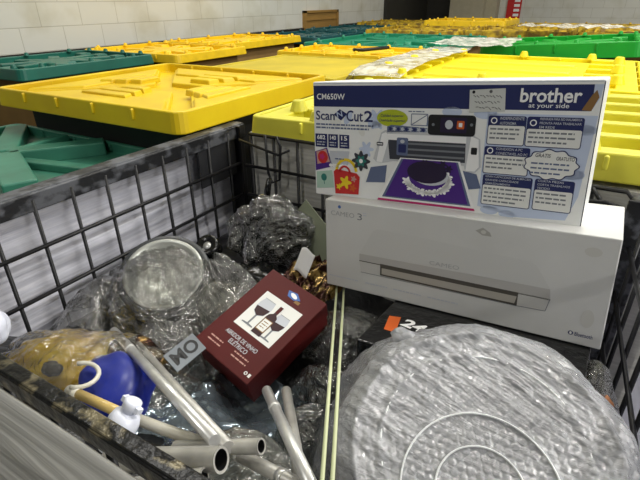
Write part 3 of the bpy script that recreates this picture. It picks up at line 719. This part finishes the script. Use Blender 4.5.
# black box under the white carton
o = V((-.4936, .8713, .8133)) - AZ * .1015
bb = carton('tool_carton', 'black carton with an orange square and the number 24 under the plain white carton', o + AX * .185 - AY * .19, AX, AY, AZ, .40, .38, .10, 'black_gloss')
p = Print()
for pts, m in (([(22, 59), (46, 65), (58, 124), (33, 119)], 'x'),): pass
p.poly([(31, 61), (57, 60), (43, 124), (18, 118)], 'ink_orange', 1)
p.text('24', 52, 94, 104, 126, 'ink_white', 1, .04, rot=-.2); p.fine(55, 100, 66, 2, 8, 3, 'ink_grey', 1, 4)
o = p.build('top_print', bb.children[0]); o.rotation_euler = (-math.pi / 2, 0, 0); o.location = (0, 0, .1003)

# --- maroon wine opener box
WX, WY, WZ = V((.97277, -.16408, -.1638)), V((.20577, .9365, .28392)), V((.10682, -.30989, .94475))
wb = thing('gift_box', 'maroon gift box with a picture of a wine bottle and two glasses', 'box'); frame(wb, WX, WY, WZ, V((-.644, .551, .802)) - WZ * .085)
bm = bmesh.new(); box(bm, (.002, .002, 0), (.168, .246, .05)); done('box_base', bm, M['maroon'], wb, bevel=.002)
bm = bmesh.new(); box(bm, (0, 0, .04), (.17, .248, .085)); done('box_lid', bm, M['maroon'], wb, bevel=.002)
p = Print()
p.rect(37, 85, 147, 192, 'ink_paper', 1)
def glass(cx, z0, sc):
    f = lambda P: [(cx + x * sc, z0 + z * sc) for x, z in P]
    p.poly(f([(-14, 0), (14, 0), (13, 2.5), (2, 4), (2, 26), (-2, 26), (-2, 4), (-13, 2.5)]), 'ink_grey', 3)
    p.poly(f([(-2, 25), (2, 25), (12, 31), (16, 42), (16, 54), (13, 66), (-13, 66), (-16, 54), (-16, 42), (-12, 31)]), 'ink_light', 2)
    p.poly(f([(-2, 26), (2, 26), (12, 32), (15, 43), (15.5, 47), (-15.5, 44), (-15, 42), (-12, 32)]), 'wine_dark', 3)
    p.line(f([(-13, 66)])[0], f([(13, 66)])[0], 1, 'ink_grey', 3)
glass(65, 98, 1.18); glass(122, 94, 1.05)
p.poly([(85, 92), (111, 92), (112, 140), (110, 148), (103, 154), (103, 178), (94, 178), (94, 154), (87, 148), (85, 140)], 'wine_dark', 5)
p.rect(86, 103, 111, 136, 'ink_brown', 6); p.rect(88, 105, 109, 134, 'ink_paper', 7); p.fine(91, 107, 128, 3, 7, 2, 'ink_brown', 8, 2); p.rect(94, 158, 103, 178, 'maroon', 6)
p.text('ABRIDOR DE VINHO', 40, 58, 134, 68, 'ink_light', 2, .006); p.text('ELETRICO', 65, 43, 118, 54, 'ink_light', 2, .006); p.text('´', 80, 52, 84, 57, 'ink_light', 2)
p.fine(22, 62, 36, 1, 6, 3, 'pink_ink', 2, 1); p.fine(22, 80, 26, 1, 6, 3, 'pink_ink', 2, 2); p.fine(94, 140, 38, 1, 6, 3, 'pink_ink', 2, 4); p.fine(94, 150, 28, 1, 6, 3, 'pink_ink', 2, 5)
p.ell(150, 16, 4, 4, 'ink_paper', 2); p.ell(150, 16, 2, 2, 'maroon', 3); p.rect(157, 12, 163, 20, 'ink_paper', 2)
p.poly([(76, 224), (100, 228), (118, 216), (104, 208), (84, 210)], 'ink_blue', 2); p.ell(97, 218, 11, 5, 'ink_white', 3, rot=-.3); p.rect(108, 204, 122, 212, 'ink_brown', 2)
o = p.build('lid_print', wb.children[1]); o.rotation_euler = (-math.pi / 2, 0, 0); o.location = (0, 0, .0853)

# --- bubble wrapped round item
DN = V((.10, -.42, 1)).normalized(); DX = V((1, 0, 0)); DX = (DX - DN * DX.dot(DN)).normalized(); DY = DN.cross(DX)
dw = thing('wrapped_disc', 'big round disc wrapped in clear bubble wrap at the front right', 'wrapped disc'); frame(dw, DX, DY, DN, (-.033, .482, .903))
bm = bmesh.new()
lathe(bm, [(0, -.004), (.15, -.008), (.168, -.02), (.176, -.04), (.176, -.085), (.17, -.1), (0, -.1)], 72); bmesh.ops.scale(bm, vec=(1.06, 1.06, 1), verts=bm.verts)
done('disc', bm, mat('grey moulded plastic', (96, 99, 104), .35, var=.1), dw)
R0 = .203
def wrap_pt(x, y):
    """film drawn over the disc: flat top with ring ridges, steep creased sides"""
    r = math.hypot(x, y); a = math.atan2(y, x)
    R = R0 * (1 + .02 * noise.noise(V((math.cos(a) * 1.5, math.sin(a) * 1.5, 3))) + .012 * math.cos(9 * a + 1))
    rr = math.hypot(x - .012, y + .052)
    z = .012 + .002 * math.exp(-((rr - .056) / .003) ** 2) + .002 * math.exp(-((rr - .1) / .003) ** 2) + .0025 * math.exp(-((r - .135) / .005) ** 2) + .004 * math.exp(-((r - .172) / .006) ** 2)
    ua, va = .97 * x - .26 * y, .26 * x + .97 * y
    k = sm(.06, .15, rr) * (.35 + .65 * sm(-.10, .05, y - .5 * x))
    z += (.0032 * crumple(V((ua * .2, va, 0)), 3, 44) + .0012 * crumple(V((x, y, 0)), 6, 50)) * k + .0008 * crumple(V((x, y, 2)), 5, 26)
    if r > R - .035: 
        q = (r - (R - .035)) / .035; z -= .02 * q * q * (1 if q < 1 else 0) + (0 if q < 1 else .02)
    return z, R
HEX = .0125
def bub(x, y):
    j = round(y / (HEX * .866)); best = 9
    for jj in (j - 1, j, j + 1):
        o_ = HEX / 2 if jj % 2 else 0; i = round((x - o_) / HEX)
        best = min(best, math.hypot(x - o_ - i * HEX, y - jj * HEX * .866))
    q = best / (HEX * .42); return .0014 * math.sqrt(max(0, 1 - q * q)) if q < 1 else 0
bm = bmesh.new(); NR, NA = 150, 400; rings = []
for i in range(NR + 31):
    ring = []
    for k in range(NA):
        a = 2 * math.pi * k / NA; ca, sa = math.cos(a), math.sin(a)
        _, R = wrap_pt(ca * .1, sa * .1)
        if i <= NR:
            r = max(.0004, R * i / NR); x, y = r * ca, r * sa
            z, _ = wrap_pt(x, y); ring.append(bm.verts.new((x, y, z + bub(x, y) * sm(.09, -.02, y - .6 * x))))
        else:
            q = (i - NR) / 30.0; fold = crumple(V((ca * .2, sa * .2, q * .05)), 8, 12)
            drop = .145 if sa < .2 else .10
            spread = .05 * sm(-.2, -.9, ca) + .006
            r = R + .004 * math.sin(q * math.pi) + spread * q ** 1.3 + .010 * fold * min(1, q * 3)
            z0 = -.008; ring.append(bm.verts.new((r * ca, r * sa, z0 - drop * q + .3 * bub(a * R, q * .14))))
    rings.append(ring)
for A, B in zip(rings, rings[1:]):
    for k in range(NA):
        j = (k + 1) % NA; bm.faces.new((A[k], A[j], B[j], B[k]))
done('bubble_wrap', bm, M['bubble'], dw, smooth=True)
bm = bmesh.new()
for rr_ in (.056, .1): tube(bm, [(.012 + rr_ * math.cos(q), -.052 + rr_ * math.sin(q), .0150) for q in [2 * math.pi * k / 64 for k in range(65)]], .0013, 6)
for rr_ in (.135, ): tube(bm, [(rr_ * math.cos(q), rr_ * math.sin(q), .0125) for q in [2 * math.pi * k / 64 for k in range(65)]], .0013, 6)
tag(done('ring_glint', bm, mat('pale ring glint', (226, 228, 230), .3), dw), 'pale hoops painting the glint along the ring ridges', kind=None)  # pale hoops stand in for the glint on the ring ridges
blob('wrap_knot', (-.155, .125, -.012), (.025, .016, .014), M['bubble'], dw, seed=4, amp=.5, scale=40, sub=4)

# --- metal bowl in a clear bag
bw = thing('metal_bowl', 'shiny round steel bowl seen through a clear plastic bag', 'bowl', (-.895, .705, .812)); bn = V((.33, -.42, .85)).normalized()
bx = (V((1, 0, 0)) - bn * bn.x).normalized(); frame(bw, bx, bn.cross(bx), bn, (-.895, .705, .812))
bm = bmesh.new()
lathe(bm, [(0, -.062), (.03, -.06), (.06, -.046), (.083, -.02), (.092, .0), (.098, .004), (.104, .002), (.104, -.004), (.096, -.006), (.086, -.026), (.062, -.052), (.03, -.066), (0, -.068)], 64)
done('bowl', bm, M['steel_bowl'], bw)
bm = bmesh.new(); lathe(bm, [(.104, -.008), (.118, -.004), (.122, -.012), (.116, -.03), (.1, -.034), (.098, -.02), (.104, -.008)], 64); done('rim_ring', bm, mat('dark rubber', (58, 60, 62), .4), bw)
kb = thing('spool', 'round black spool with a shiny centre in clear plastic beside the steel bowl', 'spool', (-.858, .842, .835)); kb.rotation_euler = (.6, .2, 0)
bm = bmesh.new(); lathe(bm, [(0, .012), (.012, .012), (.02, .02), (.03, .02), (.034, .01), (.034, -.02), (.026, -.03), (0, -.03)], 32); done('spool_body', bm, M['black_gloss'], kb)
bm = bmesh.new(); lathe(bm, [(0, .0135), (.011, .0135), (.0115, .011), (0, .011)], 24); done('spool_centre', bm, M['alu'], kb)

BAG = 'crumpled plastic bags in the cage'
def bag(label, c, r, ztop, m, **k): return tag(drape('plastic_bag', c, r, ztop, M[m], **k), label, 'plastic bag', BAG)
bag('clear plastic bag wrapped around the shiny steel bowl', (-.90, .715), (.205, .185), .855, 'clear_thin', seed=2, amp=.055, freq=9, rot=.7, zb=.70, p=3.0, flat=.05, aniso=.5)
bag('loose clear bag end spread on the wire panel left of the steel bowl', (-1.02, .60), (.10, .12), .81, 'clear', seed=51, amp=.05, freq=9, zb=.70, rot=.4)
bag('crinkled clear bag end right of the steel bowl below the black spool', (-.79, .80), (.09, .07), .845, 'clear', seed=53, amp=.05, freq=10, zb=.72)
bag('clear plastic bag heaped between the steel bowl and the maroon box', (-.71, .75), (.13, .12), .80, 'clear_milky', seed=5, amp=.05, freq=8, zb=.66)
bag('smoky clear bag hanging below the bowl behind the metal tubes', (-.74, .56), (.14, .09), .79, 'clear', seed=9, amp=.05, freq=8, zb=.66)
bag('dark crumpled bag lying right of the maroon box', (-.36, .64), (.13, .11), .765, 'clear_dark', seed=12, amp=.05, freq=8, zb=.62)
bag('dark glossy bag standing by the pale green rods in front of the disc', (-.31, .47), (.11, .11), .80, 'clear_dark', seed=15, amp=.05, freq=8, zb=.62)
bag('clear bag lying flat between the rods and the black carton', (-.385, .80), (.12, .11), .785, 'clear', seed=17, amp=.025, freq=10, zb=.70)
bag('clear plastic bag stuffed in the right corner behind the wrapped disc', (.105, .82), (.06, .10), .845, 'clear_milky', seed=21, amp=.04, freq=9, zb=.66)
bag('clear plastic bag around the yellow package at the left', (-.79, .37), (.24, .13), .872, 'clear_thin', seed=23, amp=.022, freq=6, rot=.35, zb=.74, flat=.3)
bag('crumpled clear bag under the tubes at the front', (-.33, .33), (.15, .09), .88, 'clear_milky', seed=27, amp=.03, freq=9, zb=.76)
bag('clear bag under the back left corner of the maroon box', (-.60, .82), (.12, .08), .77, 'clear_milky', seed=31, amp=.036, freq=9, zb=.66)

# black bundle in the back corner
pk = thing('black_package', 'black package in clear film slumped in the back left corner of the cage', 'package', (-.80, 1.06, .78))
blob('package_body', (0, 0, 0), (.098, .072, .098), M['black_gloss'], pk, seed=33, amp=.2, scale=16, boxy=.6, tilt=(-.4, .5))
blob('film_cover', (0, -.005, .005), (.108, .08, .105), M['clear_thin'], pk, seed=35, amp=.5, scale=17, boxy=.7, fine=1, sub=6, tilt=(-.4, .5))
bm = bmesh.new(); tube(bm, [(-.06, .06, .06), (-.055, .065, .13), (-.045, .065, .17)], .012, 8, radii=[.01, .011, .009]); done('neck', bm, M['black_gloss'], pk)
bm = bmesh.new(); tube(bm, [(-.14, -.02, .02), (-.1, -.01, 0), (-.04, -.01, -.02)], .016, 8); done('tail', bm, M['black_gloss'], pk)
blob('film_tail', (.05, -.12, -.06), (.1, .07, .04), M['black_gloss'], pk, seed=37, amp=.4, scale=12)
# card leaning behind it
cd = thing('card_sheet', 'grey green card corner leaning on the back wire panel behind the black package', 'card', (-.66, 1.09, .74))
bm = bmesh.new(); prism(bm, [(-.20, -.06), (.16, -.05), (.14, .02), (-.075, .165)], 0, .004); o = done('card_panel', bm, M['greycard'], cd); o.rotation_euler = (1.15, .0, -.05)
# gold foil with a scrap of paper
gf = sheet('gold_foil', lambda s, t: V((-.66 + .19 * s + .02 * t, .80 + .20 * t - .02 * s, .765 + .035 * t + .024 * crumple(V((s * .2, t * .2, 0)), 6, 14) + .02 * s)), 50, 50, M['gold'])
tag(gf, 'crumpled gold and brown foil lying behind the maroon box', 'foil')
ps = sheet('paper_scrap', lambda s, t: V((-.592 + .045 * s + .01 * t, .868 + .03 * t - .01 * s, .825 + .055 * t + .006 * math.sin(s * 5))), 8, 8, M['white'], thick=.001); tag(ps, 'torn white scrap of paper standing in the gold foil', 'paper')

# metallised film under the maroon box
def foil_fn(s, t):
    x = -.70 + .46 * s; y = .30 + .30 * t + .04 * s
    f = .03 * crumple(V((x * .5 + .4 * y, y * .5 - .6 * x, 0)), 11, 9) + .012 * math.sin(x * 38 + y * 21)
    return V((x, y, .792 - .20 * sm(.12, .30, y - .25) * .5 + f - .02 * s))
tag(sheet('metallised_film', foil_fn, 80, 60, M['foil'], thick=.001), 'dark silver blue metallised film spread in front of the maroon box', 'film')
mo = thing('letter_bag', 'silver plastic scrap with two black letters left of the maroon box', 'plastic scrap'); frame(mo, V((0, 1, 0)), V((-.6, 0, -.8)), V((-.8, 0, .6)), (-.585, .425, .825))
bm = bmesh.new(); box(bm, (.022, 0, -.006), (.102, .002, .036)); done('scrap', bm, mat('grey silver scrap', (112, 118, 124), .3, metal=.2), mo, bevel=.0008)
p = Print(); p.text('MO', 30, 3, 95, 30, 'ink_black', 2, .03); p.build('scrap_print', mo)

# --- tubes and rods
def pipe(label, a, b, r, m, hollow=None, ring=None, grp='metal and plastic tubes in the cage', name='metal_tube'):
    a, b = V(a), V(b); t = thing(name, label, 'tube', a, group=grp)
    d = (b - a); n = d.normalized(); bm = bmesh.new()
    if hollow:
        tube(bm, [V((0, 0, 0)), d], r, 20, 0, cap=False)
        e = tube(bm, [d, d - n * .05], r * .78, 20, 1, cap=False)
        # lip
        R1 = tube(bm, [d - n * .0005, d + n * .0005], r, 20, 0, cap=False)
        ax = n.cross(V((0, 0, 1))).normalized(); ay = n.cross(ax)
        A = [bm.verts.new(d + (ax * math.cos(q) + ay * math.sin(q)) * r) for q in [2 * math.pi * k / 20 for k in range(20)]]
        B = [bm.verts.new(d + (ax * math.cos(q) + ay * math.sin(q)) * r * .78) for q in [2 * math.pi * k / 20 for k in range(20)]]
        for k in range(20): bm.faces.new((A[k], A[(k + 1) % 20], B[(k + 1) % 20], B[k]))
        C = [bm.verts.new(d - n * .03 + (ax * math.cos(q) + ay * math.sin(q)) * r * .79) for q in [2 * math.pi * k / 20 for k in range(20)]]
        f = bm.faces.new(C); f.material_index = 1
        done('tube_body', bm, [M[m], M['hole']], t)
    else:
        tube(bm, [V((0, 0, 0)), d], r, 16); done('tube_body', bm, M[m], t)
    for q in (ring or []):
        bm = bmesh.new(); tube(bm, [d * q - n * .006, d * q + n * .006], r * 1.12, 16); done('collar', bm, M['alu'], t)
    return t
pipe('bright aluminium tube crossing the silver film, upper left of the pair', (-.80, .475, .815), (-.325, .286, .955), .0085, 'alu', ring=[.25])
pipe('aluminium tube lying beside the bright one, nearer the maroon box', (-.725, .47, .815), (-.31, .292, .945), .009, 'alu_dull')
pipe('wide dull metal tube with open end at the front rail', (-.46, .222, .905), (-.292, .262, .968), .0155, 'alu_dull', True)
pipe('metal tube behind the wide one with its open end pointing at the maroon box', (-.40, .282, .90), (-.272, .312, .95), .010, 'alu_dull', True)
pipe('lowest metal tube with open end at the bottom edge by the front rail', (-.40, .186, .93), (-.297, .238, .962), .011, 'alu_dull', True)
pipe('bright thin metal tube rising from the disc towards the maroon box', (-.366, .446, .882), (-.170, .272, .985), .0082, 'alu', ring=[.24])
pipe('dull thin metal tube just behind the bright one near the disc', (-.362, .494, .842), (-.20, .296, .932), .0085, 'alu_dull')
pipe('jointed metal rod lying along the bottom edge of the photo', (-.35, .325, .885), (-.19, .288, .955), .009, 'alu_dull', ring=[.2, .75])
t = thing('plastic_tube', 'milky plastic tube running behind the white bottle', 'tube', (-.655, .292, .866), group='metal and plastic tubes in the cage')
o0 = V((-.655, .292, .866))
bm = bmesh.new(); tube(bm, [V(q) - o0 for q in ((-.53, .292, .887), (-.44, .298, .897), (-.35, .305, .908))], .0085, 14); done('tube_body', bm, M['tube'], t)
bm = bmesh.new(); tube(bm, [V(q) - o0 for q in ((-.64, .293, .870), (-.59, .292, .879), (-.53, .292, .887))], .0082, 14); tag(done('tube_end', bm, M['tube_amber'], t), 'amber coloured tube end')
bm = bmesh.new(); tube(bm, [V(q) - o0 for q in ((-.668, .293, .865), (-.64, .293, .870))], .0088, 14); done('tube_tip', bm, M['tube'], t)
for lab, a, b in (('pale green thin rod in front of the disc, left one of two', (-.478, .896, .80), (-.159, .269, 1.0)), ('pale green thin rod in front of the disc, right one of two', (-.458, .897, .80), (-.150, .275, 1.0))):
    bm = bmesh.new(); tube(bm, [a, b], .0026, 8); tag(done('thin_rod', bm, M['rod']), lab, 'rod', 'pale green rods')

# --- white bottle
bt = thing('white_bottle', 'small white plastic bottle with a stubby cap by the front rail', 'bottle', (-.492, .243, .885))
bd = V((.02, .045, .07)).normalized(); bx_ = (V((1, 0, 0)) - bd * bd.x).normalized(); frame(bt, bx_, bd.cross(bx_), bd, (-.492, .243, .885))
bm = bmesh.new(); lathe(bm, [(0, 0), (.018, 0), (.022, .004), (.0225, .045), (.019, .056), (.011, .06), (.0, .06)], 24); done('bottle_body', bm, M['bottle'], bt)
bm = bmesh.new(); lathe(bm, [(.0, .058), (.009, .058), (.009, .066), (.0125, .067), (.0125, .078), (.009, .08), (0, .08)], 24); box(bm, (-.018, -.005, .068), (.018, .005, .076)); done('cap', bm, M['bottle'], bt)
blob('white_bottle', (-.822, .27, .955), (.035, .03, .04), M['bottle'], None, seed=2, amp=.02, scale=3, sub=4)
o = bpy.data.objects['white_bottle.001']; tag(o, 'rounded white plastic container end at the left edge of the photo above the front rail', 'container')

# --- yellow package, blue package with white handle
tag(blob('yellow_package', (-.835, .385, .775), (.135, .085, .05), M['yellow_cloth'], seed=41, amp=.35, scale=10, rot=.35, sub=5), 'yellow plastic package inside a clear bag at the left', 'package')
tag(blob('grey_fitting', (-.80, .335, .82), (.025, .018, .012), M['steel_plate'], seed=43, amp=.4, scale=30, sub=4), 'small grey metal fitting lying on the yellow package', 'fitting')
bp_ = thing('blue_package', 'blue plastic package with a white loop handle under the plastic tube', 'package', (-.65, .36, .82))
blob('package_body', (0, 0, 0), (.085, .06, .045), M['blue'], bp_, seed=45, amp=.2, scale=9, rot=-.35)
bm = bmesh.new(); tube(bm, [(-.02 + .035 * math.cos(a), -.042 + .028 * math.sin(a), .058) for a in [math.radians(-70 + 18 * k) for k in range(13)]], .004, 8); done('handle', bm, M['tube'], bp_)
tag(blob('brown_package', (-.70, .45, .80), (.07, .045, .035), M['gold'], seed=47, amp=.3, scale=16), 'brown and gold wrapper bundle behind the aluminium tubes', 'wrapper')
tag(blob('paper_bundle', (.125, .77, .80), (.018, .03, .025), mat('brown paper', (170, 110, 66), .7, var=.2), seed=49, amp=.3, scale=20, sub=4), 'small orange brown lump in the right corner bag', 'lump')

# ------------------------------------------------------------------ light
w = bpy.data.worlds.new('World'); sc.world = w; w.use_nodes = True
bg = w.node_tree.nodes['Background']; bg.inputs[0].default_value = (.9, .95, 1, 1); bg.inputs[1].default_value = .12
def lamp(x, y, e, sx=.25, sy=1.6, z=4.1, col=(1, .98, .93)):
    L = bpy.data.lights.new('tube_or_fill_lamp', 'AREA'); L.shape = 'RECTANGLE'; L.size = sx; L.size_y = sy; L.energy = e; L.color = col
    o = bpy.data.objects.new('tube_or_fill_lamp', L); COL.objects.link(o); o.location = (x, y, z)
lamp(-2.4, 2.2, 45); lamp(-.2, 2.4, 55); lamp(2.2, 2.0, 95); lamp(4.6, 1.3, 190, z=3.3); lamp(2.7, .25, 55, .4, 1.2, z=2.75); lamp(-2.4, 4.9, 40); lamp(-.2, 5.0, 48); lamp(2.2, 5.0, 60); lamp(4.4, 5.0, 85); lamp(1.6, 8.4, 60); lamp(-1.0, -2.2, 50)  # low right-hand lamps and the one behind the camera are unseen added fill


# ------------------------------------------------------------------ camera
cam = bpy.data.cameras.new('Camera'); co = bpy.data.objects.new('Camera', cam); COL.objects.link(co); sc.camera = co
YAW, PIT, RL = .53179, .47348, -.00816
f = V((-math.sin(YAW) * math.cos(PIT), math.cos(YAW) * math.cos(PIT), -math.sin(PIT))); r = V((math.cos(YAW), math.sin(YAW), 0)); u = r.cross(f)
r2 = r * math.cos(RL) + u * math.sin(RL); u2 = -r * math.sin(RL) + u * math.cos(RL)
m = Matrix((r2, u2, -f)).transposed(); co.rotation_euler = m.to_euler(); co.location = (0, 0, 1.45)
cam.sensor_width = 36; cam.lens = 467.9 / 640 * 36; cam.clip_start = .02; cam.clip_end = 100
sc.view_settings.view_transform = 'Standard'; sc.view_settings.look = 'None'; sc.view_settings.gamma = 1; sc.view_settings.exposure = 0
sc.view_settings.use_curve_mapping = False
